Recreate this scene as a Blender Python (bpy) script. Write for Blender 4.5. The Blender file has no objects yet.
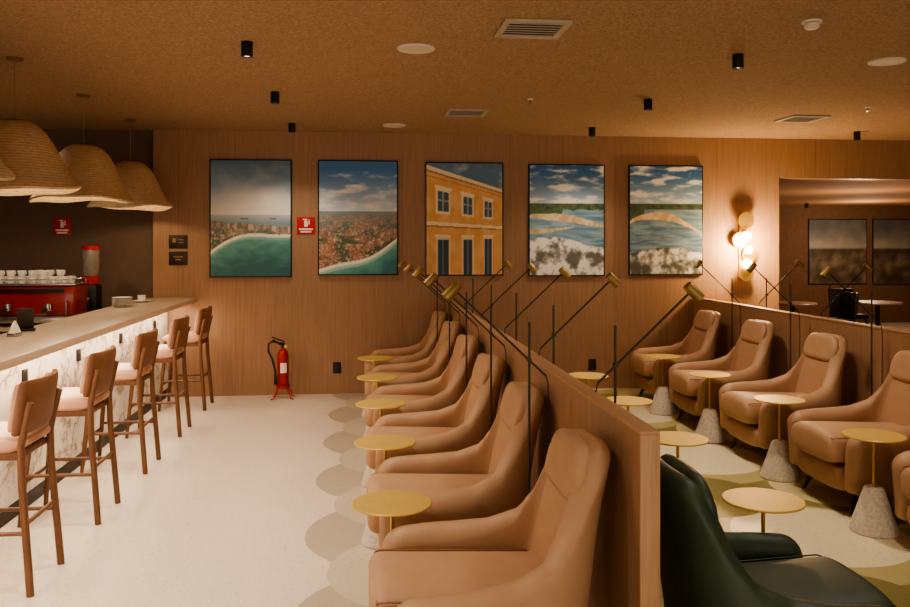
import bpy, bmesh, math, random
from mathutils import Vector, Matrix, noise
random.seed(4)
COL = bpy.context.scene.collection
PI = math.pi
# ---------------------------------------------------------------- camera maths
F = 830.0; TH = math.atan(93/830); S = math.sin(TH); CO = math.cos(TH)
H = 1.7; HV = 243.0; YW = 9.45; ZC = 2.95
def ratio(u):
    t = (u-455)/F
    return (S+t*CO)/(CO-t*S)
def on_z(u, v, z):
    d = F*(H-z)/(v-HV); r = ratio(u); Y = d/(CO+r*S)
    return r*Y, Y
def on_wall(u, v, Y=YW):
    X = ratio(u)*Y; d = X*S+Y*CO
    return X, H-(v-HV)*d/F
# ---------------------------------------------------------------- materials
def lin(c):
    c = c/255.0
    return c/12.92 if c <= .04045 else ((c+.055)/1.055)**2.4
def L(r, g, b): return (lin(r), lin(g), lin(b), 1)
class NB:
    def __init__(s, name):
        s.m = bpy.data.materials.new(name); s.m.use_nodes = True
        s.nt = s.m.node_tree; s.b = s.nt.nodes['Principled BSDF']
    def n(s, t): return s.nt.nodes.new(t)
    def l(s, a, b): s.nt.links.new(a, b)
    def put(s, sock, v):
        if isinstance(v, (int, float)): sock.default_value = v
        else: s.l(v, sock)
    def M(s, op, a, b=0.0, c=None):
        k = s.n('ShaderNodeMath'); k.operation = op
        s.put(k.inputs[0], a); s.put(k.inputs[1], b)
        if c is not None: s.put(k.inputs[2], c)
        return k.outputs[0]
    def mix(s, fac, a, b):
        k = s.n('ShaderNodeMix'); k.data_type = 'RGBA'
        s.put(k.inputs[0], fac)
        for i, v in ((6, a), (7, b)):
            if isinstance(v, tuple): k.inputs[i].default_value = v
            else: s.l(v, k.inputs[i])
        return k.outputs[2]
    def coord(s, scale=(1, 1, 1), kind='Object'):
        t = s.n('ShaderNodeTexCoord'); mp = s.n('ShaderNodeMapping')
        mp.inputs['Scale'].default_value = scale
        s.l(t.outputs[kind], mp.inputs[0]); return mp.outputs[0]
    def noise(s, vec, scale, detail=4, rough=.55):
        k = s.n('ShaderNodeTexNoise'); s.l(vec, k.inputs['Vector'])
        k.inputs['Scale'].default_value = scale; k.inputs['Detail'].default_value = detail
        k.inputs['Roughness'].default_value = rough
        return k.outputs['Fac']
    def ramp(s, fac, stops):
        k = s.n('ShaderNodeValToRGB'); s.l(fac, k.inputs[0]); e = k.color_ramp.elements
        e[0].position, e[0].color = stops[0]; e[1].position, e[1].color = stops[-1]
        for p, c in stops[1:-1]:
            q = e.new(p); q.color = c
        return k.outputs[0]
    def bump(s, h, st, dist=.01):
        k = s.n('ShaderNodeBump'); k.inputs['Strength'].default_value = st
        k.inputs['Distance'].default_value = dist
        s.l(h, k.inputs['Height']); s.l(k.outputs[0], s.b.inputs['Normal'])
def mul(c, f): return tuple(min(1, x*f) for x in c[:3])+(1,)
def mat(name, c, rough=.5, metal=0, var=.1, scale=12, bump=0, stretch=(1, 1, 1), emit=0, coat=0, trans=0):
    k = NB(name); v = k.coord(stretch); f = k.noise(v, scale)
    col = k.ramp(f, [(.3, mul(c, 1-var)), (.7, mul(c, 1+var))])
    k.l(col, k.b.inputs['Base Color']); k.b.inputs['Roughness'].default_value = rough
    k.b.inputs['Metallic'].default_value = metal
    if coat: k.b.inputs['Coat Weight'].default_value = coat
    if trans: k.b.inputs['Transmission Weight'].default_value = trans
    if emit:
        k.l(col, k.b.inputs['Emission Color']); k.b.inputs['Emission Strength'].default_value = emit
    if bump: k.bump(f, bump)
    return k.m
def wood_panel(name, c, axis='X', width=.62, rough=.5):
    k = NB(name)
    f = k.noise(k.coord((9, 9, .5)), 5, 8, .65); f2 = k.noise(k.coord((1.3, 1.3, .25)), 2, 3)
    col = k.ramp(f, [(.25, mul(c, .78)), (.5, c), (.75, mul(c, 1.16))])
    t = k.n('ShaderNodeTexCoord'); sp = k.n('ShaderNodeSeparateXYZ'); k.l(t.outputs['Object'], sp.inputs[0])
    a = k.M('DIVIDE', k.M('ADD', sp.outputs[axis], 20), width)
    seam = k.M('LESS_THAN', k.M('FRACT', a), .008)
    wn = k.n('ShaderNodeTexWhiteNoise'); wn.noise_dimensions = '1D'; k.l(k.M('FLOOR', a), wn.inputs['W'])
    col = k.mix(k.M('MULTIPLY', wn.outputs['Value'], .12), col, mul(c, .5)); col = k.mix(k.M('MULTIPLY', f2, .2), col, mul(c, .65))
    col = k.mix(k.M('MULTIPLY', seam, .5), col, mul(c, .35))
    k.l(col, k.b.inputs['Base Color']); k.b.inputs['Roughness'].default_value = rough
    k.bump(f, .05); return k.m
def floor_mat():
    k = NB('terrazzo')
    t = k.n('ShaderNodeTexCoord'); sp = k.n('ShaderNodeSeparateXYZ'); k.l(t.outputs['Object'], sp.inputs[0])
    X, Y = sp.outputs['X'], sp.outputs['Y']
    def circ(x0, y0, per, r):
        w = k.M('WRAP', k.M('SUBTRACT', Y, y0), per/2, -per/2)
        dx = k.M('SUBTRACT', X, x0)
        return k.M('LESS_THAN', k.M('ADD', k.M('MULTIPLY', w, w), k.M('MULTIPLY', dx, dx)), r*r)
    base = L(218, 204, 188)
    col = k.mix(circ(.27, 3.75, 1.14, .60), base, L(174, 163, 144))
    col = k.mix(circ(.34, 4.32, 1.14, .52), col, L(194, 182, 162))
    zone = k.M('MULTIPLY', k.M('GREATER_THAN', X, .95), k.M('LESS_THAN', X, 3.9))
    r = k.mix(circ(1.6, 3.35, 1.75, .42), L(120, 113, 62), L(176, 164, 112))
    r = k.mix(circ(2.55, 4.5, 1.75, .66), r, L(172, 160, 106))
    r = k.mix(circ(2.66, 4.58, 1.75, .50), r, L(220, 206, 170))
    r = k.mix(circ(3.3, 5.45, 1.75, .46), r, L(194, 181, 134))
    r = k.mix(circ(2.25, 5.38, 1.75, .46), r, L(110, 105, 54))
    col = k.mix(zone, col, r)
    v = k.coord(); vo = k.n('ShaderNodeTexVoronoi'); vo.inputs['Scale'].default_value = 45; k.l(v, vo.inputs['Vector'])
    sc = k.n('ShaderNodeSeparateColor'); k.l(vo.outputs['Color'], sc.inputs[0])
    chip = k.M('MULTIPLY', k.M('LESS_THAN', vo.outputs['Distance'], .36), k.M('GREATER_THAN', sc.outputs[0], .70))
    col = k.mix(k.M('MULTIPLY', chip, .26), col, L(126, 104, 86))
    col = k.mix(k.M('MULTIPLY', k.noise(v, 1.2, 3), .2), col, L(180, 158, 134))
    k.l(col, k.b.inputs['Base Color']); k.b.inputs['Roughness'].default_value = .38
    return k.m
def ceil_mat():
    k = NB('wood_wool'); v = k.coord()
    f = k.noise(v, 68, 5, .72); g = k.noise(k.coord((3, 1, 1)), 36, 4, .7)
    col = k.ramp(f, [(.30, L(126, 102, 80)), (.5, L(174, 145, 116)), (.70, L(204, 177, 145))])
    col = k.mix(k.M('MULTIPLY', g, .3), col, L(128, 102, 78))
    k.l(col, k.b.inputs['Base Color']); k.b.inputs['Roughness'].default_value = .9
    k.bump(f, .5, .012); return k.m
def marble_mat():
    k = NB('lit_marble'); v = k.coord()
    n1 = k.noise(v, 2.2, 6, .6)
    vein = k.M('ABSOLUTE', k.M('SUBTRACT', n1, .5))
    v2 = k.M('ABSOLUTE', k.M('SUBTRACT', k.noise(v, 5, 5, .6), .5))
    col = k.ramp(vein, [(0, L(150, 128, 106)), (.014, L(208, 196, 182)), (.07, L(230, 222, 211))])
    col = k.mix(k.M('MULTIPLY', k.M('LESS_THAN', v2, .006), .35), col, L(134, 110, 88))
    k.l(col, k.b.inputs['Base Color']); k.b.inputs['Roughness'].default_value = .25
    return k.m
def rattan_mat():
    k = NB('woven_rattan')
    t = k.n('ShaderNodeTexCoord'); sp = k.n('ShaderNodeSeparateXYZ'); k.l(t.outputs['Object'], sp.inputs[0])
    s = k.M('SINE', k.M('MULTIPLY', sp.outputs['Z'], 330)); f = k.noise(k.coord((7, 7, 70)), 4, 5)
    h = k.M('ADD', k.M('MULTIPLY', s, .10), f)
    col = k.ramp(h, [(.2, L(160, 130, 98)), (.55, L(202, 174, 138)), (.85, L(226, 202, 168))])
    k.l(col, k.b.inputs['Base Color']); k.b.inputs['Roughness'].default_value = .75
    k.bump(h, .25, .006); return k.m
MT = dict(
    floor=floor_mat(), ceil=ceil_mat(), wall=wood_panel('wall_wood', L(166, 129, 99)),
    part=wood_panel('partition_wood', L(166, 128, 97), 'Y', .9), part_end=mat('partition_edge', L(174, 135, 102), .5, var=.16, scale=8, stretch=(20, 20, .6)),
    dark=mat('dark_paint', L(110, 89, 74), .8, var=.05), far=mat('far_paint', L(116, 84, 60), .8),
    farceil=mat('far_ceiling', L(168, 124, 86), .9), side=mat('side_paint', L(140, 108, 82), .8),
    tan=mat('tan_leather', L(170, 133, 102), .56, var=.05, scale=9, bump=.03), tan2=mat('tan_leather_pad', L(176, 138, 106), .56, var=.05, scale=9, bump=.03),
    seam=mat('tan_crease_piping', L(138, 102, 76), .55, var=.05), gseam=mat('green_crease_piping', L(34, 46, 34), .5, var=.05),
    green=mat('green_leather', L(46, 60, 44), .52, var=.1, scale=9, bump=.03),
    leg=mat('dark_leg', L(40, 29, 22), .5), brass=mat('brushed_brass', L(205, 165, 95), .38, .85, var=.06, scale=30),
    tabletop=mat('brass_tabletop', L(208, 174, 98), .45, .3, var=.05, scale=20), bronze=mat('dark_olive_bronze', L(62, 56, 38), .45, .5, var=.1),
    headb=mat('antique_brass', L(150, 124, 78), .45, .6, var=.1), concrete=mat('speckled_concrete', L(198, 186, 170), .8, var=.2, scale=60, bump=.1),
    cord=mat('pale_cord', L(150, 120, 88), .7, var=.05), canopy=mat('tan_canopy', L(120, 92, 62), .6, var=.05),
    walnut=mat('walnut', L(108, 72, 47), .45, var=.22, scale=6, stretch=(10, 10, 1)), seat=mat('rose_leather', L(188, 144, 118), .5, var=.06),
    stoolback=mat('cognac_leather', L(118, 78, 54), .48, var=.1), rattan=rattan_mat(), black=mat('matte_black', L(24, 21, 20), .5),
    white=mat('white_metal', L(218, 208, 194), .5, var=.03), grey=mat('vent_grey', L(180, 170, 154), .5), slot=mat('vent_slot', L(58, 50, 42), .7),
    red=mat('fire_red', L(164, 22, 20), .35, var=.06), signred=mat('sign_red', L(190, 30, 32), .5, var=.04), signwhite=mat('sign_white', L(240, 232, 224), .5, var=.02),
    signdark=mat('sign_brown', L(44, 32, 25), .5), stone=mat('counter_stone', L(182, 163, 142), .3, var=.08, scale=16),
    marble=marble_mat(), steel=mat('steel', L(186, 182, 176), .25, .9, var=.05), machine=mat('machine_red', L(138, 20, 18), .3, coat=.4),
    china=mat('white_china', L(236, 230, 220), .25, var=.03), glass=mat('clear_hopper', L(214, 200, 186), .12, var=.05, trans=.7), cab=mat('dark_cabinet', L(66, 49, 38), .5),
    beans=mat('coffee_beans', L(50, 32, 22), .5, var=.4, scale=80, bump=.4),
    led=mat('led_strip', L(255, 226, 190), .5, emit=10, var=.01), lamp=mat('lamp_glow', L(255, 206, 136), .5, emit=30, var=.01),
    lens=mat('downlight_lens', L(255, 214, 160), .5, emit=6, var=.01), frame=mat('black_frame', L(30, 24, 19), .45), cloth=mat('dim_tabletop', L(150, 126, 102), .35))
def vcol_mat():
    k = NB('printed_canvas'); a = k.n('ShaderNodeVertexColor'); a.layer_name = 'Col'
    f = k.noise(k.coord(), 200, 2); c = k.mix(k.M('MULTIPLY', f, .04), a.outputs[0], (.02, .02, .02, 1))
    k.l(c, k.b.inputs['Base Color']); k.b.inputs['Roughness'].default_value = .5; return k.m
MT['print'] = vcol_mat()
# ---------------------------------------------------------------- geometry helpers
def BM(): return bmesh.new()
def obj(name, bm, m, parent=None, smooth=True, label=None):
    bmesh.ops.recalc_face_normals(bm, faces=bm.faces)
    me = bpy.data.meshes.new(name); bm.to_mesh(me); bm.free()
    me.materials.append(MT[m] if isinstance(m, str) else m)
    if smooth:
        me.polygons.foreach_set('use_smooth', [True]*len(me.polygons))
        try: me.set_sharp_from_angle(angle=math.radians(40))
        except Exception: pass
    o = bpy.data.objects.new(name, me); COL.objects.link(o)
    if parent: o.parent = parent
    if label: o['label'] = label
    return o
def tag(o, label, cat, group=None, kind=None):
    o['label'] = label; o['category'] = cat
    if group: o['group'] = group
    if kind: o['kind'] = kind
    return o
def thing(name, label, cat, loc=(0, 0, 0), rz=0, group=None):
    o = bpy.data.objects.new(name, None); COL.objects.link(o); o.empty_display_size = .1
    o.location = loc; o.rotation_euler = (0, 0, rz)
    return tag(o, label, cat, group)
def struct(name, bm, m, smooth=False):
    o = obj(name, bm, m, None, smooth); o['kind'] = 'structure'; return o
def dup(root, loc, rz, label, group=None):
    r = root.copy(); COL.objects.link(r); r.location = loc; r.rotation_euler = (0, 0, rz); r['label'] = label
    if group: r['group'] = group
    for ch in list(root.children):
        c = ch.copy(); COL.objects.link(c); c.parent = r
        for g in list(ch.children):
            d = g.copy(); COL.objects.link(d); d.parent = c
    return r
def box(bm, c, s, bev=0, rot=None, seg=2):
    r = bmesh.ops.create_cube(bm, size=1); vs = r['verts']
    for v in vs: v.co = Vector((v.co.x*s[0], v.co.y*s[1], v.co.z*s[2]))
    if bev:
        es = list({e for v in vs for e in v.link_edges})
        rr = bmesh.ops.bevel(bm, geom=es, offset=bev, segments=seg, profile=.5, affect='EDGES')
        vs = list({v for f in rr['faces'] for v in f.verts} | {v for v in vs if v.is_valid})
    for v in vs:
        if rot is not None: v.co = rot @ v.co
        v.co += Vector(c)
def loft(bm, rings, cap=True, closed=True):
    V = [[bm.verts.new(p) for p in r] for r in rings]; n = len(V[0])
    for i in range(len(V)-1):
        for j in range(n if closed else n-1):
            bm.faces.new((V[i][j], V[i][(j+1) % n], V[i+1][(j+1) % n], V[i+1][j]))
    if cap: bm.faces.new(V[0][::-1]); bm.faces.new(V[-1])
def lathe(bm, prof, seg=32, c=(0, 0, 0), cap=False):
    rings = [[(c[0]+r*math.cos(2*PI*k/seg), c[1]+r*math.sin(2*PI*k/seg), c[2]+z) for k in range(seg)] for r, z in prof]
    loft(bm, rings, cap)
def frame_of(d):
    d = d.normalized(); up = Vector((0, 0, 1)) if abs(d.z) < .95 else Vector((0, 1, 0))
    a = d.cross(up).normalized(); return a, a.cross(d).normalized()
def cyl(bm, p0, p1, r0, r1=None, seg=14, cap=True):
    p0, p1 = Vector(p0), Vector(p1); r1 = r0 if r1 is None else r1; a, b = frame_of(p1-p0)
    loft(bm, [[p+(a*math.cos(2*PI*k/seg)+b*math.sin(2*PI*k/seg))*r for k in range(seg)] for p, r in ((p0, r0), (p1, r1))], cap)
def tube(bm, pts, r, seg=8):
    pts = [Vector(p) for p in pts]; rings = []; a0 = None
    for i, p in enumerate(pts):
        d = pts[min(i+1, len(pts)-1)]-pts[max(i-1, 0)]
        if a0 is None or d.length < 1e-6: a, b = frame_of(d if d.length > 1e-6 else Vector((1, 0, 0)))
        else:
            dn = d.normalized(); a = (a0-dn*a0.dot(dn)).normalized(); b = a.cross(dn)
        a0 = a
        rings.append([p+(a*math.cos(2*PI*k/seg)+b*math.sin(2*PI*k/seg))*r for k in range(seg)])
    loft(bm, rings)
def se(n, a, b, p=3.0):
    out = []
    for k in range(n):
        t = 2*PI*k/n; c, s = math.cos(t), math.sin(t)
        out.append((a*math.copysign(abs(c)**(2/p), c), b*math.copysign(abs(s)**(2/p), s)))
    return out
def itp(tab, x):
    if x <= tab[0][0]: return tab[0][1]
    for (x0, y0), (x1, y1) in zip(tab, tab[1:]):
        if x <= x1:
            t = (x-x0)/(x1-x0); t = t*t*(3-2*t)*.5+t*.5
            return y0+(y1-y0)*t
    return tab[-1][1]
def rnd(e, R):
    e = max(0, e)
    return 0 if e >= R else R*(1-math.sqrt(max(0, 1-(1-e/R)**2)))
def steps(a, b, n, R):
    t = [a+R*(1-math.cos(PI/2*i/5)) for i in range(5)]
    m = [a+R+(b-a-2*R)*i/n for i in range(n+1)]
    return t+m+[b-R*(1-math.cos(PI/2*i/5)) for i in range(4, -1, -1)]
def sphere(bm, c, r, seg=16, sz=1):
    res = bmesh.ops.create_uvsphere(bm, u_segments=seg, v_segments=seg//2+2, radius=r)
    for v in res['verts']: v.co = Vector((v.co.x, v.co.y, v.co.z*sz))+Vector(c)
def quad_box(x0, x1, y0, y1, z0, z1):
    bm = BM(); box(bm, ((x0+x1)/2, (y0+y1)/2, (z0+z1)/2), (x1-x0, y1-y0, z1-z0)); return bm
# ---------------------------------------------------------------- the setting
XO = ratio(779)*YW; ZO = on_wall(779, 178)[1]; XL = ratio(153)*YW
struct('floor', quad_box(-5.6, 14, -3, 17, -.1, 0), 'floor')
struct('ceiling', quad_box(-5.6, 14, -3, YW+.3, ZC, ZC+.1), 'ceil')
bm = BM(); box(bm, ((XL+XO)/2, YW+.1, ZC/2), (XO-XL, .2, ZC)); box(bm, ((XO+14)/2, YW+.1, (ZO+ZC)/2), (14-XO, .2, ZC-ZO))
struct('wall_back', bm, 'wall')
struct('wall_bar', quad_box(-5.6, XL, YW+.12, YW+.3, 0, ZC), 'dark')
struct('wall_left', quad_box(-5.8, -5.6, -3, YW+.3, 0, ZC), 'dark')
struct('wall_right', quad_box(14, 14.2, -3, 17, 0, ZC), 'side')
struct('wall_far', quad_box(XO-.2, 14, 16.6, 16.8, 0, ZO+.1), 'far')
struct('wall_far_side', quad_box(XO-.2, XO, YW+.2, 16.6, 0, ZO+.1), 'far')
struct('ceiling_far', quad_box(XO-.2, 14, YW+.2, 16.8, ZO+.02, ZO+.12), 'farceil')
# ---------------------------------------------------------------- partitions
def partition(x0, x1, y0, y1, label):
    t = thing('low_partition', label, 'partition', ((x0+x1)/2, y0, 0), 0, 'low wooden partitions')
    w = x1-x0; ln = y1-y0
    bm = BM(); box(bm, (0, ln/2+.01, .525), (w-.012, ln-.02, 1.05)); obj('panel', bm, 'part', t, False)
    bm = BM(); box(bm, (0, ln/2, 1.055), (w, ln, .014), .003); obj('top_cap', bm, 'part_end', t)
    bm = BM(); box(bm, (0, .004, .525), (w, .012, 1.05), .002); obj('end_board', bm, 'part_end', t)
partition(.935, 1.005, 2.72, YW-.01, 'long low wooden partition behind the nearest row of tan armchairs')
partition(3.88, 3.96, 2.2, YW-.01, 'low wooden partition on the right behind the row of armchairs with cone tables')
# ---------------------------------------------------------------- armchairs
def lean(z): return .13*max(0, (z-.2)/.76)**1.3
def spine(z): return .25+lean(z)
def pill(hw, z0, z1, ns=12):
    """tall rounded cross section: (n, z) going up the inner side and down the outer side"""
    R = min(hw, (z1-z0)/2-.001); rb = R*.5; out = []
    for i in range(ns): out.append((-hw, z0+rb+(z1-R-z0-rb)*i/(ns-1)))
    for i in range(1, 8): a = PI*i/8; out.append((-hw*math.cos(a), z1-R+R*math.sin(a)))
    for i in range(ns): out.append((hw, z1-R-(z1-R-z0-rb)*i/(ns-1)))
    for i in range(1, 6): a = PI*i/6; out.append((hw*math.cos(a), z0+rb-rb*math.sin(a)))
    return out
def plan(t):
    a = abs(t); sg = 1 if t >= 0 else -1
    if a <= .5:
        th = a/.5*PI/2; return Vector((sg*.33*math.sin(th)**.72, .03+.22*math.cos(th)**.72 if th < PI/2-1e-6 else .03))
    return Vector((sg*(.33+.012*math.sin((a-.5)*2*PI)), .03-(a-.5)/.5*.44))
def armchair(m, m2, sm, label, group):
    t = thing('armchair', label, 'armchair', (0, 0, 0), 0, group)
    TOP = [(0, .970), (.10, .968), (.18, .956), (.245, .92), (.30, .825), (.36, .70), (.43, .605), (.53, .558), (.7, .54), (1, .525)]
    HW = [(0, .054), (.28, .052), (.42, .056), (.6, .068), (.85, .070), (1, .070)]
    n = 84
    ts = sorted(set([-1+2*i/n for i in range(n+1)] + [s*(1-.15*(1-math.cos(PI/2*i/7))) for i in range(8) for s in (-1, 1)]))
    rings = []
    for q in ts:
        P = plan(q); d = plan(min(1, q+.012))-plan(max(-1, q-.012)); nn = Vector((-d.y, d.x)).normalized()
        if nn.dot(P-Vector((0, -.05))) < 0: nn = -nn
        a = abs(q); e = (1-a)/.5*.44
        top = itp(TOP, a)-rnd(e, .10)*.95; hw = max(.008, itp(HW, a)-rnd(e, .064)); bot = .14+rnd(e, .10)*.4
        wback = itp([(0, 1), (.3, .95), (.5, .45), (.7, 0), (1, 0)], a)
        r = []
        for b, z in pill(hw, bot, top):
            xs = itp([(.46, 1), (.68, .84), (.78, .81), (.88, .84), (.97, .84)], z); fl = .034*max(0, min(1, (a-.4)/.3))*max(0, (z-.25)/.3)
            thin = 1-.22*max(0, min(1, (.42-z)/.2))*max(0, min(1, (a-.5)/.2))
            r.append(((P.x+nn.x*b*thin)*xs+math.copysign(fl, P.x), P.y+nn.y*b+lean(z)*wback, z))
        rings.append(r)
    bm = BM(); loft(bm, rings); obj('shell', bm, m, t)
    def pad(z0, z1, wtab, Rw, th, off, name, cvk, Rb=.04):
        bm = BM(); rr = []
        for z in steps(z0, z1, 12, .05):
            dz = .02; dy = (spine(z+dz)-spine(z-dz))/(2*dz); ln = math.hypot(1, dy); fy, fz = -1/ln, dy/ln
            w = itp(wtab, z)-rnd(z1-z, Rw)-rnd(z-z0, Rb); h = max(.006, th-rnd(z1-z, .034)-rnd(z-z0, .034))
            ck = itp([(.41, cvk), (.7, cvk), (.95, cvk*.4)], z)
            rr.append([(x, spine(z)+fy*(b+off+ck*(x/.25)**2), z+fz*(b+off+ck*(x/.25)**2)) for x, b in se(32, w, h, 2.6)])
        loft(bm, rr); return obj(name, bm, m2, t)
    pad(.41, .93, [(.41, .245), (.6, .238), (.72, .216), (.82, .208), (.93, .208)], .13, .040, .044, 'back_cushion', .04)
    pad(.745, .955, [(.745, .214), (.84, .226), (.955, .224)], .11, .045, .064, 'headrest', .03, .06)
    bm = BM(); rr = []; pl, pr = [], []
    for y in steps(-.465, .2, 10, .06):
        e = y+.465; w = .252-rnd(e, .04); h = .100-rnd(e, .055); zc = .378-.04*y
        rr.append([(a, y, zc+b+(.012*(1-(a/.26)**2) if b > 0 else 0)) for a, b in se(32, w, h, 3.8)])
        pl.append((-w*.97, y, zc+h*.80)); pr.append((w*.97, y, zc+h*.80))
    loft(bm, rr); sc = obj('seat_cushion', bm, m2, t)
    bm = BM(); tube(bm, pl[3:][::-1]+pr[3:], .0036, 6); obj('crease_piping', bm, sm, sc)  # darker tube added to draw the shaded crease around the seat cushion
    bm = BM(); rr = []
    for y in steps(-.405, .25, 8, .05):
        w = .295-rnd(y+.405, .05)-rnd(.25-y, .05)
        rr.append([(a, y, .205+b) for a, b in se(28, w, .08-rnd(y+.405, .04), 3.4)])
    loft(bm, rr); obj('seat_base', bm, m, t)
    for sx in (-1, 1):
        for y0, y1 in ((-.29, -.34), (.22, .29)):
            bm = BM(); cyl(bm, (sx*.24, y0, .15), (sx*.29, y1, 0), .022, .011, 12); obj('leg', bm, 'leg', t)
    return t
ordn = ['nearest the camera', 'second from the camera', 'third from the camera', 'fourth from the camera', 'fifth from the camera', 'farthest from the camera']
gL, gR = 'tan armchairs along the left side of the partition', 'tan armchairs in the right hand row'
a0 = None
for i, y in enumerate((3.08, 4.19, 5.32, 6.47, 7.64, 8.8)):
    lab = 'tan leather armchair left of the long partition, ' + ordn[i]
    if a0 is None:
        a0 = armchair('tan', 'tan2', 'seam', lab, gL); a0.location = (.49, y, 0); a0.rotation_euler = (0, 0, -PI/2)
    else: dup(a0, (.49, y, 0), -PI/2, lab)
labs = ['tan leather armchair in the right row, cut by the right photo edge', 'tan leather armchair in the right row, second nearest the camera, right edge cropped',
        'tan leather armchair in the right row, middle one behind two cone tables', 'tan leather armchair in the right row, second from the back wall', 'tan leather armchair in the right row, nearest the back wall']
for i, y in enumerate((4.0, 5.16, 6.29, 7.44, 8.58)): dup(a0, (3.38, y, 0), -PI/2, labs[i], gR)
g0 = armchair('green', 'green', 'gseam', 'dark green leather armchair beside the near end of the partition, closest to the camera', None)
g0.location = (1.445, 2.94, 0); g0.rotation_euler = (0, 0, PI/2); g0.scale = (.98, .92, .92)
# ---------------------------------------------------------------- side tables
def side_table(label, group):
    t = thing('side_table', label, 'side table', (0, 0, 0), 0, group)
    bm = BM(); lathe(bm, [(.001, .558), (.165, .558), (.174, .561), (.175, .566), (.172, .570), (.001, .570)], 48); obj('tabletop', bm, 'tabletop', t)
    bm = BM(); cyl(bm, (0, 0, .24), (0, 0, .56), .009); lathe(bm, [(.03, .552), (.03, .559)], 20, cap=True); obj('stem', bm, 'brass', t)
    bm = BM(); lathe(bm, [(.001, 0), (.13, 0), (.135, .006), (.133, .02), (.056, .255), (.048, .264), (.001, .265)], 32); obj('base', bm, 'concrete', t, label='speckled concrete cone base')
    return t
t0 = None
for i, y in enumerate((3.63, 4.74, 5.88, 7.04, 8.21)):
    lab = 'round brass side table in front of the left armchair row, ' + ['nearest the camera', 'second from the camera', 'middle one', 'second from the back wall', 'nearest the back wall'][i]
    if t0 is None: t0 = side_table(lab, 'brass side tables along the left armchairs'); t0.location = (.13, y, 0)
    else: dup(t0, (.13, y, 0), 0, lab)
for i, (x, y) in enumerate(((1.76, 3.49), (1.82, 4.64), (1.9, 5.79), (1.92, 6.93))):
    dup(t0, (x, y, 0), 0, ['round brass side table beside the dark green armchair', 'round brass side table just right of the partition end, behind the green armchair', 'round brass side table peeking over the partition, second from the back wall', 'round brass side table barely visible over the partition, farthest one'][i], 'brass side tables right of the partition')
for i, (x, y) in enumerate(((3.0, 4.59), (3.01, 5.72), (2.98, 6.87), (2.99, 8.02))):
    dup(t0, (x, y, 0), 0, 'brass side table on a concrete cone in the right row, ' + ['nearest the camera', 'second from the camera', 'second from the back wall', 'nearest the back wall'][i], 'brass side tables in the right row')
# ---------------------------------------------------------------- reading lamps
def reading_lamp(label, group):
    t = thing('reading_lamp', label, 'floor lamp', (0, 0, 0), 0, group)
    bm = BM(); lathe(bm, [(.001, 0), (.060, 0), (.062, .004), (.060, .014), (.02, .018), (.001, .018)], 24); obj('base', bm, 'bronze', t)
    bm = BM(); cyl(bm, (0, 0, .015), (0, 0, 1.34), .0056); sphere(bm, (0, 0, 1.34), .0062, 10); obj('pole', bm, 'bronze', t)
    A, B = Vector((.08, .013, 1.10)), Vector((-.335, .013, 1.49))
    bm = BM(); cyl(bm, A, B, .005); obj('arm', bm, 'bronze', t)
    bm = BM(); cyl(bm, (0, -.010, 1.176), (0, .024, 1.176), .010); obj('clamp', bm, 'bronze', t)
    ax = Vector((-.69, 0, -.725)); c = B+Vector((-.01, 0, .0))
    bm = BM(); a, b = frame_of(ax); seg = 24
    prof = [(.001, -.040), (.021, -.040), (.024, -.036), (.026, .044), (.023, .044), (.021, -.018), (.001, -.018)]
    loft(bm, [[c+ax*h+(a*math.cos(2*PI*k/seg)+b*math.sin(2*PI*k/seg))*r for k in range(seg)] for r, h in prof], True)
    hd = obj('lamp_head', bm, 'headb', t, label='brass cylinder lamp head')
    bm = BM(); sphere(bm, c+ax*.0, .015, 12); obj('bulb', bm, 'china', hd)
    bm = BM(); tube(bm, [A, (.090, .013, 1.06), (.093, .012, .9), (.088, .01, .5), (.06, .005, .06), (.03, 0, .02)], .0032, 6); obj('cable', bm, 'black', t)
    return t
r0 = None
od5 = ['nearest the camera', 'second from the camera', 'middle one', 'second from the back wall', 'nearest the back wall']
for i, y in enumerate((3.66, 4.77, 5.91, 7.07, 8.24)):
    lab = 'slim brass reading lamp leaning left over the left armchairs, ' + od5[i]
    if r0 is None: r0 = reading_lamp(lab, 'reading lamps leaning left'); r0.location = (.745, y, 0)
    else: dup(r0, (.745, y, 0), 0, lab)
for i, y in enumerate((3.48, 4.64, 5.79, 6.93, 8.1)):
    dup(r0, (1.085, y, 0), PI, 'slim brass reading lamp leaning right from behind the partition, ' + od5[i], 'reading lamps leaning right')
for i, y in enumerate((5.71, 6.87, 8.02)):
    dup(r0, (3.715, y, 0), 0, 'brass reading lamp leaning left over the right armchair row, ' + ['nearest the photo edge', 'middle one under the wall light', 'beside the wall light'][i], 'reading lamps of the right row')
for i, y in enumerate((6.87, 8.02)):
    dup(r0, (4.08, y, 0), PI, 'brass reading lamp leaning right beyond the right partition, ' + ['nearer the photo edge', 'nearer the wall light'][i], 'reading lamps beyond the right partition')
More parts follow.
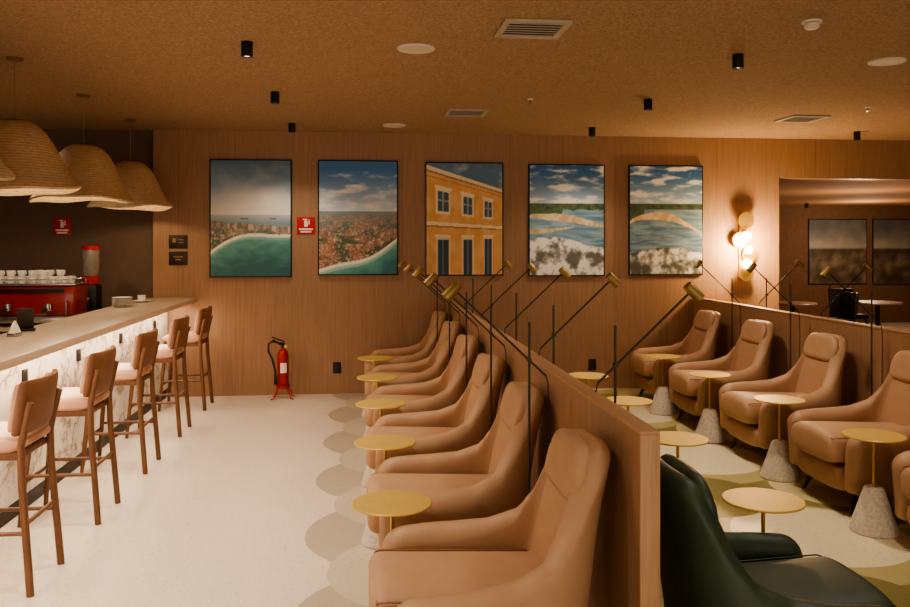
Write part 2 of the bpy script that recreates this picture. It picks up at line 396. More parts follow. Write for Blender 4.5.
# ---------------------------------------------------------------- bar counter and stools
b = thing('bar_counter', 'long stone bar counter with lit white marble front on the left', 'bar counter', (-2.1, 2.6, 0))
BL = YW-.02-2.6
bm = BM(); box(bm, (.01, BL/2, 1.075), (.56, BL, .05), .006); obj('countertop', bm, 'stone', b)
bm = BM(); box(bm, (-.13, BL/2, .58), (.22, BL-.02, .94)); obj('front_panel', bm, 'marble', b, False)
bm = BM(); box(bm, (-.14, BL/2, .055), (.2, BL-.02, .11)); obj('kick_plate', bm, 'leg', b, False)
bm = BM(); box(bm, (.002, BL/2, 1.036), (.03, BL-.1, .026)); obj('light_strip', bm, 'led', b, False)
for y in (4.0, 5.0, 6.0, 7.1, 8.3):
    bm = BM(); box(bm, (-.012, y-2.6+.5, .86), (.02, .06, .09), .004); obj('power_socket', bm, 'black', b)
def bar_stool(label):
    t = thing('bar_stool', label, 'bar stool', (0, 0, 0), 0, 'bar stools along the counter')
    bm = BM(); rr = []
    for x in steps(-.205, .205, 8, .04):
        w = .195-rnd(x+.205, .04)-rnd(.205-x, .04); h = .042-rnd(x+.205, .03)*.8-rnd(.205-x, .03)*.8
        rr.append([(x, a, .725+q) for a, q in se(24, w, h, 3.2)])
    loft(bm, rr); obj('seat', bm, 'seat', t)
    bm = BM(); box(bm, (0, 0, .668), (.36, .35, .04), .006); obj('seat_frame', bm, 'walnut', t)
    def bent(hw, y0, th, z0, z1, cv, m, n):
        bm = BM(); rr = []; zc, hz = (z0+z1)/2, (z1-z0)/2
        for x in steps(-hw, hw, 10, .02):
            e = min(x+hw, hw-x)
            rr.append([(x, y0-cv*(x/.21)**2+a+.16*(zc+q-.74), zc+q) for a, q in se(24, th-rnd(e, th*.8), hz-rnd(e, .018), 4)])
        loft(bm, rr); obj(n, bm, m, t)
    bent(.2, .172, .024, .785, 1.02, .05, 'seat', 'back_cushion'); bent(.218, .205, .021, .768, 1.035, .05, 'stoolback', 'backrest')
    for s in (-1, 1):
        bm = BM(); cyl(bm, (s*.165, -.155, .70), (s*.205, -.215, 0), .021, .014, 12); obj('leg', bm, 'walnut', t)
        bm = BM(); tube(bm, [(s*.205, .235, 0), (s*.19, .19, .55), (s*.188, .185, .72), (s*.19, .212, .86), (s*.19, .23, .93)], .0185, 10); obj('leg', bm, 'walnut', t)
        bm = BM(); cyl(bm, (s*.192, -.192, .30), (s*.196, .208, .30), .011); obj('stretcher', bm, 'walnut', t)
    bm = BM(); cyl(bm, (-.195, -.195, .26), (.195, -.195, .26), .012); obj('footrest', bm, 'walnut', t)
    bm = BM(); cyl(bm, (-.195, .205, .34), (.195, .205, .34), .011); obj('stretcher', bm, 'walnut', t)
    return t
s0 = None
for i, y in enumerate((4.40, 5.43, 6.53, 7.7, 8.86)):
    lab = 'walnut bar stool with padded back at the bar, ' + ['cut by the left photo edge', 'second from the camera', 'third from the camera', 'fourth from the camera', 'nearest the back wall'][i]
    if s0 is None: s0 = bar_stool(lab); s0.location = (-1.82, y, 0); s0.rotation_euler = (0, 0, -PI/2)
    else: dup(s0, (-1.82, y, 0), -PI/2, lab)
# ---------------------------------------------------------------- things on and behind the bar
cab = thing('back_bar_cabinet', 'dark cabinet behind the bar that carries the red coffee machine', 'cabinet', (-3.95, 8.65, 0))
bm = BM(); box(bm, (0, 0, .435), (2.6, .9, .87)); obj('body', bm, 'cab', cab, False)
bm = BM(); box(bm, (0, -.01, .89), (2.64, .94, .04), .004); obj('worktop', bm, 'stone', cab)
for k in range(4):
    bm = BM(); box(bm, (-.975+.65*k, -.458, .44), (.62, .018, .82), .004); d = obj('door', bm, 'cab', cab)
    bm = BM(); cyl(bm, (-.975+.65*k+.25, -.48, .6), (-.975+.65*k+.25, -.48, .75), .008); obj('handle', bm, 'steel', d)
em = thing('espresso_machine', 'red and chrome espresso machine behind the bar with cups on top', 'coffee machine', (-3.12, 8.44, .91))
bm = BM(); box(bm, (0, .03, .24), (.80, .38, .29), .03, seg=3); obj('body', bm, 'machine', em)
bm = BM(); box(bm, (0, -.02, .065), (.76, .42, .06), .01); obj('drip_tray', bm, 'steel', em)
bm = BM(); box(bm, (0, -.168, .34), (.6, .014, .035), .004); obj('control_panel', bm, 'black', em)
bm = BM(); box(bm, (0, .03, .394), (.8, .4, .018), .004)
tube(bm, [(-.38, -.15, .44), (.38, -.15, .44)], .006); tube(bm, [(-.38, .21, .44), (.38, .21, .44)], .006)
for x in (-.38, .38): tube(bm, [(x, .21, .44), (x, -.15, .44)], .006)
for x in (-.38, 0, .38):
    for y in (-.15, .21): cyl(bm, (x, y, .39), (x, y, .44), .005)
obj('cup_rail', bm, 'steel', em)
for x in (-.2, .16):
    bm = BM(); cyl(bm, (x, -.19, .15), (x, -.19, .215), .038, .032); obj('brew_head', bm, 'steel', em)
    bm = BM(); cyl(bm, (x, -.2, .165), (x, -.33, .155), .013, .016); obj('filter_handle', bm, 'black', em)
for x in (-.35, .33):
    bm = BM(); tube(bm, [(x, -.15, .26), (x, -.21, .23), (x, -.21, .10)], .006); obj('steam_wand', bm, 'steel', em)
for sx in (-.33, .33):
    for sy in (-.18, .13):
        bm = BM(); cyl(bm, (sx, sy, 0), (sx, sy, .04), .02); obj('foot', bm, 'black', em)
bm = BM(); lathe(bm, [(.001, 0), (.024, 0), (.036, .02), (.041, .062), (.037, .062), (.032, .022), (.001, .008)], 20); tube(bm, [(.036, 0, .02), (.058, 0, .025), (.06, 0, .048), (.04, 0, .052)], .005, 6)
cup = tag(obj('coffee_cup', bm, 'china'), 'white coffee cup on top of the red espresso machine', 'cup', 'cups on the espresso machine')
cps = [(-3.44+.1*i, 8.37+.16*j, 1.314) for j in range(2) for i in range(7)] + [(-3.44+.1*i, 8.37, 1.374) for i in range(5)] + [(-3.14+.1*i, 8.53, 1.374) for i in range(3)]
for i, p in enumerate(cps):
    c = cup if i == 0 else cup.copy()
    if i: COL.objects.link(c)
    c.location = p; c.rotation_euler = (0, 0, 1.2)
gr = thing('coffee_grinder', 'black coffee grinder with clear hopper and red lid beside the espresso machine', 'coffee grinder', (-2.79, 8.96, .91))
bm = BM(); box(bm, (0, 0, .18), (.17, .2, .36), .02); box(bm, (0, -.06, .02), (.15, .2, .04), .008); obj('body', bm, 'black', gr)
bm = BM(); lathe(bm, [(.05, .36), (.078, .41), (.085, .72), (.082, .72), (.075, .415), (.05, .365)], 24); obj('hopper', bm, 'glass', gr)
bm = BM(); lathe(bm, [(.001, .365), (.046, .37), (.070, .42), (.076, .60), (.001, .63)], 20); obj('coffee_fill', bm, 'beans', gr)
bm = BM(); lathe(bm, [(.001, .765), (.06, .765), (.088, .755), (.09, .72), (.001, .72)], 24); obj('lid', bm, 'red', gr)
bm = BM(); lathe(bm, [(.084, .365), (.088, .365), (.091, .45), (.087, .45)], 24); obj('band', bm, 'red', gr)
bm = BM(); cyl(bm, (0, -.1, .22), (0, -.15, .19), .02); obj('spout', bm, 'steel', gr)
bm = BM(); lathe(bm, [(.001, 0), (.05, 0), (.09, .012), (.092, .016), (.05, .006), (.001, .006)], 28)
sau = tag(obj('saucer', bm, 'china'), 'white saucer in the stack at the far end of the bar', 'saucer', 'stacked saucers on the bar')
for i in range(7):
    c = sau if i == 0 else sau.copy()
    if i: COL.objects.link(c)
    c.location = (-2.24, 8.1, 1.1+.0125*i)
c = sau.copy(); COL.objects.link(c); c.location = (-2.23, 8.75, 1.1); c['label'] = 'single white saucer under a cup near the wood wall'; del c['group']
c = cup.copy(); COL.objects.link(c); c.location = (-2.23, 8.75, 1.107); c['label'] = 'white cup on the single saucer at the far bar end'; del c['group']
for i, (x, y) in enumerate(((-2.27, 5.35), (-2.22, 5.62))):
    t = thing('napkin_holder', ['white folded napkins in a holder, nearer one on the bar', 'white folded napkins in a holder, farther one on the bar'][i], 'napkins', (x, y, 1.1), .5+i)
    bm = BM(); box(bm, (0, 0, .012), (.09, .06, .024), .004); obj('tray', bm, 'steel', t)
    bm = BM(); loft(bm, [[(-.045, -.02, .022), (.045, -.02, .022), (.045, .02, .022), (-.045, .02, .022)], [(-.03, -.012, .06), (.03, -.012, .06), (.03, .012, .06), (-.03, .012, .06)], [(-.003, -.004, .10), (.003, -.004, .10), (.003, .004, .10), (-.003, .004, .10)]]); obj('napkins', bm, 'china', t, False)
t = thing('menu_stand', 'small dark menu stand on the bar near the left photo edge', 'menu stand', (-2.28, 5.95, 1.1), .3)
bm = BM(); box(bm, (0, 0, .008), (.12, .07, .016), .003); obj('base', bm, 'black', t)
bm = BM(); box(bm, (0, 0, .085), (.1, .008, .14), .002, Matrix.Rotation(.15, 3, 'X')); obj('card', bm, 'signdark', t)
# ---------------------------------------------------------------- pendants
def pendant(label):
    t = thing('pendant_lamp', label, 'pendant lamp', (0, 0, ZC), 0, 'woven pendant lamps over the bar')
    z = lambda a: a-ZC
    prof = [(.05, 2.525), (.09, 2.52), (.145, 2.495), (.195, 2.445), (.238, 2.375), (.275, 2.295), (.312, 2.21), (.356, 2.13), (.408, 2.07), (.400, 2.056), (.346, 2.122), (.301, 2.204), (.264, 2.288), (.227, 2.367), (.186, 2.435), (.139, 2.483), (.088, 2.508), (.05, 2.513)]
    seg = 64; rings = []
    for r, h in prof:
        k = max(0, (2.42-h)/.36); ring = []
        for j in range(seg):
            a = 2*PI*j/seg; w = 1+k*(.018*math.sin(3*a+.7)+.010*math.sin(5*a+2)); dz = k*(.016*math.sin(2*a+1)+.007*math.sin(5*a))
            ring.append((r*w*math.cos(a), r*w*math.sin(a), z(h)+dz))
        rings.append(ring)
    bm = BM(); loft(bm, rings, False); obj('lamp_shade', bm, 'rattan', t)
    bm = BM(); cyl(bm, (0, 0, z(2.45)), (0, 0, -.02), .0035); obj('cord', bm, 'cord', t)
    bm = BM(); lathe(bm, [(.001, 0), (.055, 0), (.055, -.012), (.048, -.018), (.001, -.018)], 24); obj('canopy', bm, 'canopy', t)
    bm = BM(); lathe(bm, [(.001, z(2.46)), (.025, z(2.46)), (.028, z(2.38)), (.001, z(2.38))], 16); lathe(bm, [(.001, z(2.53)), (.055, z(2.53)), (.055, z(2.505)), (.001, z(2.505))], 16); so = obj('socket', bm, 'bronze', t)
    bm = BM(); sphere(bm, (0, 0, z(2.33)), .045, 14); obj('bulb', bm, 'china', so)
    return t
p0 = None
PY = (5.9, 7.3, 8.72, 4.80)
PX = -2.33
for i, y in enumerate(PY):
    lab = 'woven rattan pendant lamp over the bar, ' + ['large one fully hanging in the left corner', 'middle one of the three', 'smallest looking, farthest from the camera', 'only a sliver at the left photo edge'][i]
    if p0 is None: p0 = pendant(lab); p0.location = (PX, y, ZC)
    else: dup(p0, (PX, y, ZC), i*1.3, lab)
# ---------------------------------------------------------------- framed photographs
def lerp(a, b, t):
    t = max(0, min(1, t)); return tuple(x+(y-x)*t for x, y in zip(a, b))
def N(u, v, s, o=0): return noise.fractal(Vector((u*s, v*s, o)), .9, 2.0, 5)
def cellr(u, v, s, o): return .5+.5*noise.cell(Vector((u*s, v*s, o)))
def sky(u, t, top, low, cl, o, amt=1.5, bias=0): 
    return lerp(lerp(low, top, t*1.2), cl, N(u, t*1.9, 3.2, o)*amt+bias)
def town(u, v, o, roof, hz, far):
    g = N(u, v*3.0, 5, o); q = N(u, v*3.4, 12, o+7)
    c = lerp((120, 100, 84), roof, .5+g*1.2)
    c = lerp(c, (212, 198, 176), q*1.3-.05)
    if g < -.12: c = lerp(c, (88, 102, 78), (-.12-g)*5)
    k = cellr(u, v, 64, o)
    if k > .86: c = lerp(c, (228, 218, 202), .5)
    elif k < .16: c = lerp(c, (86, 70, 58), .45)
    return lerp(c, far, hz)
def pic1(u, v):
    hor = .53
    if v > hor:
        t = (v-hor)/(1-hor); c = lerp((240, 236, 230), (158, 184, 206), t*1.8); c = lerp(c, (78, 108, 140), (t-.35)/.65)
        g = math.exp(-((u-.62)/.42)**2-((t-.22)/.32)**2); return lerp(c, (252, 248, 238), g*.85+.2*N(u, v*2, 3))
    if v > .475-.05*u+.006*math.sin(u*20):
        c = lerp((132, 158, 172), (194, 202, 206), (v-.455)/.07)
        if abs(v-.495) < .006 and (abs(u-.42) < .05 or abs(u-.78) < .04): c = (124, 134, 142)
        return c
    sh = .20+.20*u**.8+.05*math.sin(u*4.5)
    if v > sh+.014:
        sk = .475-.05*u                                     # taller blocks along the point
        if v > sk-.05 and cellr(u, 0, 34, 3) > .55: return (196, 182, 164) if cellr(u, 0, 34, 8) > .5 else (140, 122, 106)
        return town(u, v, 1, (164, 136, 110), (v-.30)/.24, (150, 154, 150))
    if v > sh-.012: return (242, 234, 216)
    if v > sh-.04: return lerp((150, 196, 184), (104, 164, 156), (sh-.012-v)/.03)
    return lerp((104, 164, 156), (48, 102, 104), (sh-v)/.26+.3*N(u, v*3, 6))
def pic2(u, v):
    hor = .56
    if v > hor: return sky(u, (v-hor)/(1-hor), (66, 122, 186), (208, 224, 234), (248, 246, 242), 3, 1.2, .28-abs((v-hor)/.44-.25)*.9)
    if v > .535: return (132, 158, 178)
    sh = .03+.26*u**1.6+.02*math.sin(u*7)
    if v > sh+.016: return town(u, v, 5, (174, 124, 98), (v-.30)/.28, (150, 154, 154))
    if v > sh-.014: return (244, 238, 222)
    if v > sh-.04: return (156, 206, 192)
    return lerp((110, 180, 170), (50, 120, 126), (sh-v)/.2+.4*N(u, v, 6))
def pic3(u, v):
    vy = .34                                              # rows converge on a point far to the right
    k = 1-.34*u
    w = (v-vy)/k+vy
    if w > .985: return sky(u, v, (88, 124, 158), (158, 180, 196), (198, 206, 208), 7, .8)
    if w > .945: return (238, 222, 194)
    if w > .93: return (156, 118, 84)
    if .915 < w < .93 and int(u*44) % 2: return (206, 170, 124)
    base = lerp((236, 190, 136), (222, 170, 114), .5+N(u, v, 7))
    base = lerp(base, (198, 146, 98), (u-.7)*1.0)
    for cx, hw in ((.22, .070), (.54, .058), (.81, .046)):
        a = abs(u-cx)
        if a < hw*1.6 and .795 < w < .825: return (244, 230, 204)
        if a < hw*1.36 and .56 < w < .795:
            if a < hw and .585 < w < .775: return (70, 94, 116) if a > .010 and abs(w-.69) > .008 else (160, 166, 166)
            return (240, 222, 192)
        if a < hw*1.5 and .335 < w < .36: return (242, 224, 194)
        if a < hw*1.3 and w < .335:
            if a < hw*1.02 and w < .31: return (48, 70, 92) if a > .010 else (110, 124, 132)
            return (236, 214, 180)
    if .445 < w < .48: return (246, 226, 190)
    if .43 < w < .445: return (164, 122, 86)
    if .885 < w < .897: return (190, 142, 98)
    return base
def pic4(u, v):
    if v > .65: return sky(u, (v-.65)/.35, (60, 114, 176), (188, 212, 228), (248, 248, 246), 11, 1.8, .12)
    if v > .595+.02*N(u, 0, 8): return lerp((62, 90, 66), (102, 122, 80), .5+N(u, v, 16))
    sh = .30+.05*math.sin(u*4+.5)
    if v > sh:
        vb = .535-.16*(u-.15)**2+.05*max(0, u-.6)+.012*N(u, 0, 6); th = .014+.020*math.sin(PI*min(1, max(0, u*1.05)))
        if abs(v-vb) < th: return lerp((236, 216, 180), (204, 176, 136), .4+N(u, v, 9))
        vb2 = .40+.11*u*u
        if u < .6 and abs(v-vb2) < .022*(1-u/.6)+.004: return lerp((230, 208, 170), (196, 168, 128), .4+N(u, v, 9))
        if v > vb and u < .45+.1*N(u, v, 6): return lerp((92, 122, 80), (74, 104, 72), .5+N(u, v, 12))
        return lerp((100, 140, 166), (156, 184, 200), .5+N(u*.6, v*5, 6))
    n = N(u, v*1.5, 6, 2)+.25*N(u, v*1.3, 20, 3)
    e = abs(v-(sh-.035-.02*N(u, 0, 9)))
    return lerp((112, 114, 108), (248, 247, 243), .55+n*1.6+max(0, .55-e*12))
def pic5(u, v):
    if v > .65: return sky(u, (v-.65)/.35, (60, 108, 164), (176, 200, 218), (240, 240, 238), 23, 1.8, .08)
    if v > .60: return lerp((60, 82, 62), (88, 102, 70), .5+N(u, v, 14))
    sh = .19+.06*math.sin(u*3)
    if v > sh:
        vb = .54-.42*max(0, u-.35)**2-.5*max(0, .25-u)**1.5+.010*N(u, 0, 6); th = .012+.026*math.exp(-((u-.45)/.3)**2)
        if abs(v-vb) < th: return lerp((230, 204, 164), (196, 162, 120), .4+N(u, v, 9))
        if v > vb: return lerp((108, 140, 156), (150, 172, 182), .5+N(u*.6, v*5, 5)) if u > .2 else lerp((84, 100, 72), (66, 86, 64), .5+N(u, v, 12))
        return lerp((84, 116, 138), (138, 162, 174), .5+N(u*.6, v*5, 6))
    e = abs(v-(sh-.03-.02*N(u, 0, 9)))
    return lerp((88, 88, 80), (226, 222, 212), .36+N(u, v*1.4, 7, 8)*1.4+max(0, .5-e*14))
def dim(u, v):
    if v > .55: return lerp((158, 150, 136), (92, 92, 90), (v-.55)*2.2+.4*N(u, v, 3, 30))
    return lerp((76, 64, 50), (134, 118, 96), .4+N(u, v, 5, 31))
def photo(x0, x1, z0, z1, y, fn, label, nx=104, ny=148, group='framed photographs on the wood wall'):
    w, h = x1-x0, z1-z0
    t = thing('framed_photograph', label, 'framed photograph', ((x0+x1)/2, y, z0), 0, group)
    bm = BM(); box(bm, (0, -.018, h/2), (w, .03, h), .004); obj('frame', bm, 'frame', t)
    bm = BM(); m = .014; V = []; cl = []
    for j in range(ny+1):
        row = []
        for i in range(nx+1):
            row.append(bm.verts.new((-w/2+m+(w-2*m)*i/nx, -.0345, m+(h-2*m)*j/ny))); cl.append(fn(i/nx, j/ny))
        V.append(row)
    for j in range(ny):
        for i in range(nx): bm.faces.new((V[j][i], V[j][i+1], V[j+1][i+1], V[j+1][i]))
    me = bpy.data.meshes.new('print'); bm.to_mesh(me); bm.free()
    at = me.color_attributes.new('Col', 'FLOAT_COLOR', 'POINT')
    for i, c in enumerate(cl): at.data[i].color = L(*[max(0, min(255, q)) for q in c])
    me.materials.append(MT['print']); o = bpy.data.objects.new('print', me); COL.objects.link(o); o.parent = t
PH = [((210, 292, 159, 277), pic1, 'framed coast photograph with hazy grey sky, leftmost on the wood wall'), ((318, 398, 160, 275), pic2, 'framed aerial photograph of red roofed town and teal sea, beside the red sign'),
      ((425, 503, 162, 275.5), pic3, 'framed photograph of an orange building facade with tall windows'), ((528, 604, 164, 276), pic4, 'framed photograph of a sandbar with bright white surf below'), ((628, 702, 165, 275), pic5, 'framed photograph of a curved sandbar under clouds, nearest the wall light')]
for (u0, u1, v0, v1), fn, lab in PH:
    x0, zt = on_wall(u0, v0); x1, zb = on_wall(u1, v1); photo(x0, x1, zb, zt, YW, fn, lab)
for i, (u0, u1) in enumerate(((808, 866), (872, 930))):
    x0, zt = on_wall(u0, 219, 16.6); x1, zb = on_wall(u1, 284, 16.6)
    photo(x0, x1, zb, zt, 16.6, dim, ['dim framed picture in the dark far room, left one', 'dim framed picture in the dark far room, right one at the photo edge'][i], 30, 30, 'dim pictures in the far room')
# ---------------------------------------------------------------- signs, outlets, extinguisher, sconce
def wall_plate(name, label, cat, u0, u1, v0, v1, m, marks, Y=YW, group=None):
    x0, zt = on_wall(u0, v0, Y); x1, zb = on_wall(u1, v1, Y); w, h = x1-x0, zt-zb
    t = thing(name, label, cat, ((x0+x1)/2, Y, zb), 0, group)
    bm = BM(); box(bm, (0, -.006, h/2), (w, .01, h), .002); obj('plate', bm, m, t)
    bm = BM()
    for cx, cz, sx, sz in marks: box(bm, (cx*w, -.0125, cz*h), (sx*w, .003, sz*h))
    return t, bm
FS = [(0, .60, .20, .34), (0, .81, .10, .06), (-.06, .86, .26, .05), (.17, .74, .06, .22), (.17, .60, .10, .06), (0, .28, .76, .09), (0, .13, .6, .09)]
t, bm = wall_plate('fire_sign', 'red fire extinguisher sign between the first two photographs', 'sign', 297, 315, 217, 234, 'signred', FS); obj('symbol', bm, 'signwhite', t, False)
t, bm = wall_plate('fire_sign', 'red fire sign on the dark wall behind the bar', 'sign', 54, 71, 218, 235, 'signred', FS, YW+.12); obj('symbol', bm, 'signwhite', t, False)
t, bm = wall_plate('information_sign', 'small dark square sign left of the photographs, upper one', 'sign', 169, 187.5, 235, 248.5, 'signdark', [(-.2, .6, .2, .3), (.15, .65, .3, .07), (.15, .45, .3, .07)]); obj('symbol', bm, 'headb', t, False)
t, bm = wall_plate('information_sign', 'small dark square sign left of the photographs, lower one', 'sign', 169, 187.5, 251.5, 265, 'signdark', [(0, .6, .5, .08), (0, .4, .3, .08)]); obj('symbol', bm, 'headb', t, False)
for lab, a in (('black power outlet on the wood wall right of the extinguisher', (333, 341, 362, 373)), ('black power outlet on the wood wall beyond the partition', (588.5, 596, 359, 370))):
    t, bm = wall_plate('power_outlet', lab, 'outlet', *a, 'black', [(0, .65, .4, .18), (0, .35, .4, .18)]); obj('socket', bm, 'signdark', t, False)
fx, fy = -.86, 9.24
t = thing('fire_extinguisher', 'red fire extinguisher with black hose standing against the wood wall', 'fire extinguisher', (fx, fy, .125))
bm = BM(); lathe(bm, [(.001, 0), (.056, 0), (.062, .012), (.062, .34), (.056, .38), (.038, .405), (.022, .412), (.022, .43), (.001, .43)], 28); obj('cylinder', bm, 'red', t)
bm = BM(); cyl(bm, (0, 0, .425), (0, 0, .475), .02); box(bm, (-.05, 0, .485), (.14, .02, .014), .003, Matrix.Rotation(.12, 3, 'Y')); box(bm, (-.05, 0, .52), (.15, .02, .012), .003, Matrix.Rotation(.35, 3, 'Y')); obj('valve', bm, 'black', t)
bm = BM(); tube(bm, [(-.02, -.02, .465), (-.10, -.04, .515), (-.15, -.05, .475), (-.15, -.06, .40), (-.11, -.075, .32), (-.078, -.07, .2), (-.074, -.06, .12)], .011); cyl(bm, (-.074, -.06, .14), (-.074, -.06, .04), .013, .02); obj('hose', bm, 'black', t)
bm = BM(); rr = []
for z in (.16, .27): rr.append([(.0632*math.sin(a), -.0632*math.cos(a), z) for a in [(-.4+1.2*k/12) for k in range(13)]])
loft(bm, rr, False, False); obj('label_sticker', bm, 'signwhite', t)
bm = BM(); cyl(bm, (.03, -.01, .445), (.03, -.035, .445), .018); obj('gauge', bm, 'brass', t)
t = thing('extinguisher_stand', 'thin red metal floor stand under the fire extinguisher', 'stand', (fx, fy, 0))
bm = BM(); lathe(bm, [(.001, .112), (.072, .112), (.076, .116), (.076, .15), (.070, .15), (.070, .122), (.001, .122)], 28); obj('ring', bm, 'red', t)
for sx in (-1, 1):
    for sy in (-1, 1):
        bm = BM(); tube(bm, [(sx*.05, sy*.05, .116), (sx*.075, sy*.07, .06), (sx*.09, sy*.085, .012), (sx*.12, sy*.1, .006)], .007); obj('leg', bm, 'red', t)
sx_, zt = on_wall(742, 212); _, zb = on_wall(742, 281)
t = thing('wall_sconce', 'glowing brass wall light with stacked discs right of the photographs', 'wall lamp', (sx_, YW, zb)); hh = zt-zb
bm = BM(); box(bm, (0, -.012, hh/2), (.09, .02, hh*.9), .006); obj('back_plate', bm, 'brass', t)
for dx, z, r, yy in ((.0, hh-.10, .10, -.10), (-.06, hh*.60, .09, -.06), (.06, hh*.38, .09, -.06), (0, .10, .10, -.10)):
    bm = BM(); cyl(bm, (dx, yy, z), (dx, yy-.014, z), r, r*.97, 32); cyl(bm, (dx, -.02, z), (dx, yy, z), .01); obj('disc', bm, 'brass', t)
for dx, z, r in ((-.01, hh*.65, .056), (.015, hh*.45, .05), (0, hh*.25, .056)):
    bm = BM(); sphere(bm, (dx, -.14, z), r, 18); obj('globe', bm, 'lamp', t)
# ---------------------------------------------------------------- ceiling fixtures
def dl_build(label):
    t = thing('downlight', label, 'ceiling light', (0, 0, ZC), 0, 'black cylinder downlights')
    bm = BM(); lathe(bm, [(.001, 0), (.034, 0), (.036, -.004), (.036, -.095), (.032, -.095), (.03, -.08), (.001, -.08)], 24); obj('housing', bm, 'black', t)
    bm = BM(); lathe(bm, [(.001, -.081), (.029, -.081), (.029, -.084), (.001, -.084)], 20); obj('lens', bm, 'lens', t)
    return t
d0 = None; DL = []
dls = [(247, 50, 'left row, nearest the camera'), (275, 98, 'left row, middle one'), (292, 128, 'left row, nearest the wood wall'), (738, 62, 'right side, nearest the camera'),
       (648, 105, 'right side, middle one'), (592, 132, 'right side, nearest the wood wall'), (857, 136, 'far right, above the dark opening')]
for u, v, lab in dls:
    x, y = on_z(u, v, ZC-.05); y = min(y, 9.3); DL.append((x, y)); lab = 'black cylinder downlight on the ceiling, ' + lab
    if d0 is None: d0 = dl_build(lab); d0.location = (x, y, ZC)
    else: dup(d0, (x, y, ZC), 0, lab)
x, y = on_z(853, 203, ZO-.05); dup(d0, (x, 15.8, ZO+.02), 0, 'black downlight on the ceiling of the dark far room')
def vent(label):
    t = thing('air_vent', label, 'air vent', (0, 0, ZC), 0, 'square ceiling air vents')
    bm = BM()
    for k in (-1, 1):
        box(bm, (k*.175, 0, -.008), (.04, .39, .016), .003); box(bm, (0, k*.175, -.008), (.39, .04, .016), .003)
    obj('frame', bm, 'grey', t)
    bm = BM(); box(bm, (0, 0, -.003), (.34, .34, .004)); obj('backing', bm, 'slot', t, False)
    for k in range(6):
        bm = BM(); box(bm, (0, -.1275+.051*k, -.011), (.31, .026, .003), 0, Matrix.Rotation(.12, 3, 'X')); obj('slat', bm, 'grey', t, False)
    return t
v0_ = None
for u, v, lab in ((532, 28, 'large one nearest the camera'), (466, 112, 'small one near the photographs'), (802, 118, 'right one near the dark opening')):
    x, y = on_z(u, v, ZC); lab = 'square white ceiling air vent, ' + lab
    if v0_ is None: v0_ = vent(lab); v0_.location = (x, y, ZC)
    else: dup(v0_, (x, y, ZC), 0, lab)
def speaker(label):
    t = thing('ceiling_speaker', label, 'ceiling speaker', (0, 0, ZC), 0, 'round white ceiling discs')
    bm = BM(); lathe(bm, [(.10, 0), (.122, 0), (.122, -.006), (.116, -.012), (.104, -.012), (.10, -.006), (.10, 0)], 36); obj('rim', bm, 'white', t)
    bm = BM(); lathe(bm, [(.001, -.007), (.102, -.007), (.102, -.002), (.001, -.002)], 36); obj('grille', bm, 'white', t)
    return t
q0 = None
for u, v, lab in ((416, 48, 'nearest the middle of the ceiling'), (394, 125, 'small one above the second photograph'), (887, 61, 'at the right photo edge')):
    x, y = on_z(u, v, ZC); lab = 'round white ceiling disc, ' + lab
    if q0 is None: q0 = speaker(lab); q0.location = (x, y, ZC)
    else: dup(q0, (x, y, ZC), 0, lab)
x, y = on_z(812, 21, ZC); t = thing('smoke_detector', 'white smoke detector on the ceiling at upper right', 'smoke detector', (x, y, ZC))
bm = BM(); lathe(bm, [(.001, 0), (.055, 0), (.055, -.012), (.001, -.012)], 24); obj('base', bm, 'white', t)
bm = BM(); lathe(bm, [(.03, -.012), (.04, -.018), (.042, -.035), (.03, -.045), (.001, -.047)], 24); obj('sensor_head', bm, 'white', t)
for u, v, lab in ((530, 99, 'above the building photograph'), (868, 107, 'at the right')):
    x, y = on_z(u, v, ZC); t = thing('fire_sprinkler', 'tiny fire sprinkler on the ceiling ' + lab, 'sprinkler', (x, y, ZC), 0, 'ceiling sprinklers')
    bm = BM(); lathe(bm, [(.001, 0), (.03, 0), (.026, -.008), (.001, -.008)], 18); obj('escutcheon', bm, 'white', t)
    bm = BM(); cyl(bm, (0, 0, -.006), (0, 0, -.035), .006); lathe(bm, [(.001, -.035), (.016, -.035), (.016, -.038), (.001, -.038)], 12); obj('nozzle', bm, 'steel', t)
# ---------------------------------------------------------------- far room furniture
def far_table(x, y, lab):
    t = thing('dining_table', lab, 'table', (x, y, 0), 0, 'tables in the far room')
    bm = BM(); lathe(bm, [(.001, .72), (.36, .72), (.37, .735), (.36, .75), (.001, .75)], 32); obj('tabletop', bm, 'cloth', t)
    bm = BM(); cyl(bm, (0, 0, .02), (0, 0, .72), .035); obj('column', bm, 'black', t)
    bm = BM(); lathe(bm, [(.001, 0), (.25, 0), (.25, .012), (.04, .03), (.001, .03)], 24); obj('foot', bm, 'black', t)
def far_chair(lab):
    t = thing('dining_chair', lab, 'chair', (0, 0, 0), 0, 'dark chairs in the far room')
    bm = BM(); box(bm, (0, 0, .45), (.46, .46, .08), .03, seg=3); obj('seat', bm, 'black', t)
    bm = BM(); box(bm, (0, .22, .70), (.46, .06, .42), .03, Matrix.Rotation(-.12, 3, 'X'), 3); obj('backrest', bm, 'black', t)
    for sx in (-1, 1):
        for sy in (-1, 1):
            bm = BM(); cyl(bm, (sx*.19, sy*.19, .42), (sx*.22, sy*.22, 0), .018, .012); obj('leg', bm, 'leg', t)
    return t
far_table(6.85, 12.6, 'dim round table in the far room, left one'); far_table(8.3, 12.6, 'dim round table in the far room, right one')
f0 = far_chair('dark chair left of the left table in the far room'); f0.location = (6.1, 12.6, 0); f0.rotation_euler = (0, 0, PI/2)
dup(f0, (7.58, 12.6, 0), -PI/2, 'dark chair between the two tables in the far room')
dup(f0, (6.85, 13.4, 0), 0, 'dark chair behind the left table in the far room')
dup(f0, (8.3, 13.4, 0), 0, 'dark chair behind the right table in the far room')
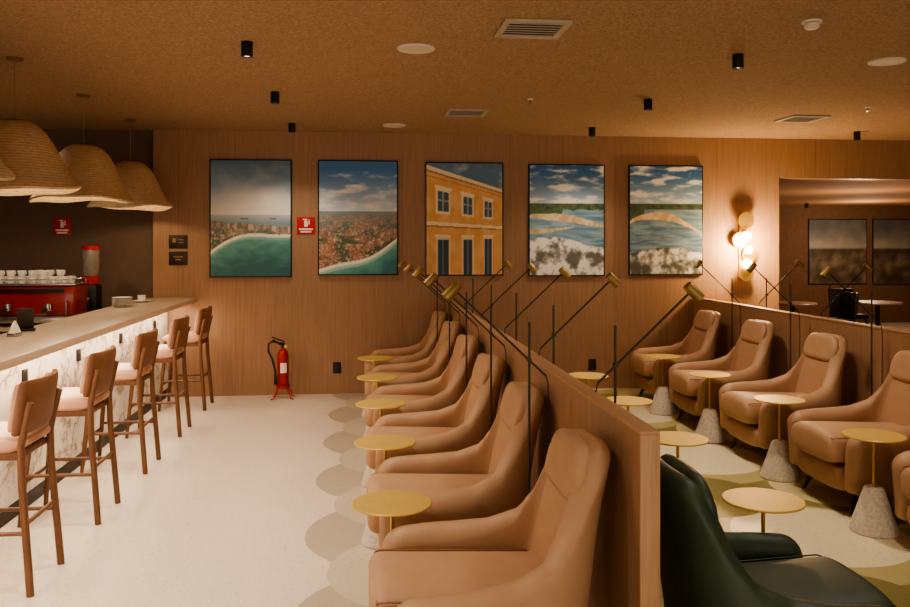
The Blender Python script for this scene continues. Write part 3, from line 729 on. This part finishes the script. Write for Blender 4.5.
# ---------------------------------------------------------------- lights
def light(kind, loc, power, color=(1, .80, .56), rot=(0, 0, 0), **kw):
    ld = bpy.data.lights.new(kind.lower()+'_light', kind); ld.energy = power; ld.color = color
    for a, b_ in kw.items(): setattr(ld, a, b_)
    o = bpy.data.objects.new(ld.name, ld); COL.objects.link(o); o.location = loc; o.rotation_euler = rot; return o
WARM = (1, .85, .66)
for i, (x, y) in enumerate(DL):
    light('SPOT', (x, y, ZC-.12), 100 if y < 8.5 else 46, WARM, spot_size=math.radians(116), spot_blend=.9, shadow_soft_size=.04)
for x, y, p in ((-.9, 2.2, 115), (-.95, 3.7, 145), (-1.05, 5.2, 75), (1.4, 1.6, 40), (2.3, 3.4, 90), (2.35, 5.6, 56), (2.4, 7.4, 36)):  # extra spots with no fixture, added to brighten the left and right floor
    light('SPOT', (x, y, ZC-.03), p, (1, .87, .70), spot_size=math.radians(110), spot_blend=.9, shadow_soft_size=.08)
light('AREA', (.5, -2.7, 1.2), 150, (1, .85, .66), (math.radians(108), 0, 0), shape='RECTANGLE', size=9, size_y=2)  # unseen fill added behind the camera to lift the ceiling and the fronts
light('AREA', (-1.98, 2.6+BL/2, 1.02), 46, (1, .83, .62), (0, 0, 0), shape='RECTANGLE', size=.06, size_y=BL-.3)
light('POINT', (sx_, YW-.27, zb+hh*.5), 90, (1, .70, .38), shadow_soft_size=.07)
light('POINT', (7.6, 12.0, 1.7), 50, (1, .78, .54), shadow_soft_size=.1)  # added fill with no fixture, brightens the far room
light('POINT', (9.6, 15.0, 1.9), 55, (1, .78, .54), shadow_soft_size=.1)  # second added fill deeper in the far room
light('SPOT', (-3.3, 7.4, ZC-.05), 95, WARM, spot_size=math.radians(140), spot_blend=.9, shadow_soft_size=.05)
for y in PY: light('POINT', (PX, y, 2.20), 11, (1, .80, .52), shadow_soft_size=.05)
w = bpy.data.worlds.new('world'); bpy.context.scene.world = w; w.use_nodes = True
w.node_tree.nodes['Background'].inputs[0].default_value = (1, .82, .62, 1); w.node_tree.nodes['Background'].inputs[1].default_value = .38
# ---------------------------------------------------------------- camera
cd = bpy.data.cameras.new('camera'); cam = bpy.data.objects.new('camera', cd); COL.objects.link(cam)
cam.location = (0, 0, H); cam.rotation_euler = (PI/2, 0, -TH); cd.sensor_width = 36; cd.lens = 36*F/910; cd.shift_y = -(303.5-HV)/910
cd.clip_start = .05
bpy.context.scene.camera = cam
try: bpy.context.scene.view_settings.look = 'AgX - Medium High Contrast'
except Exception as e: print(e)
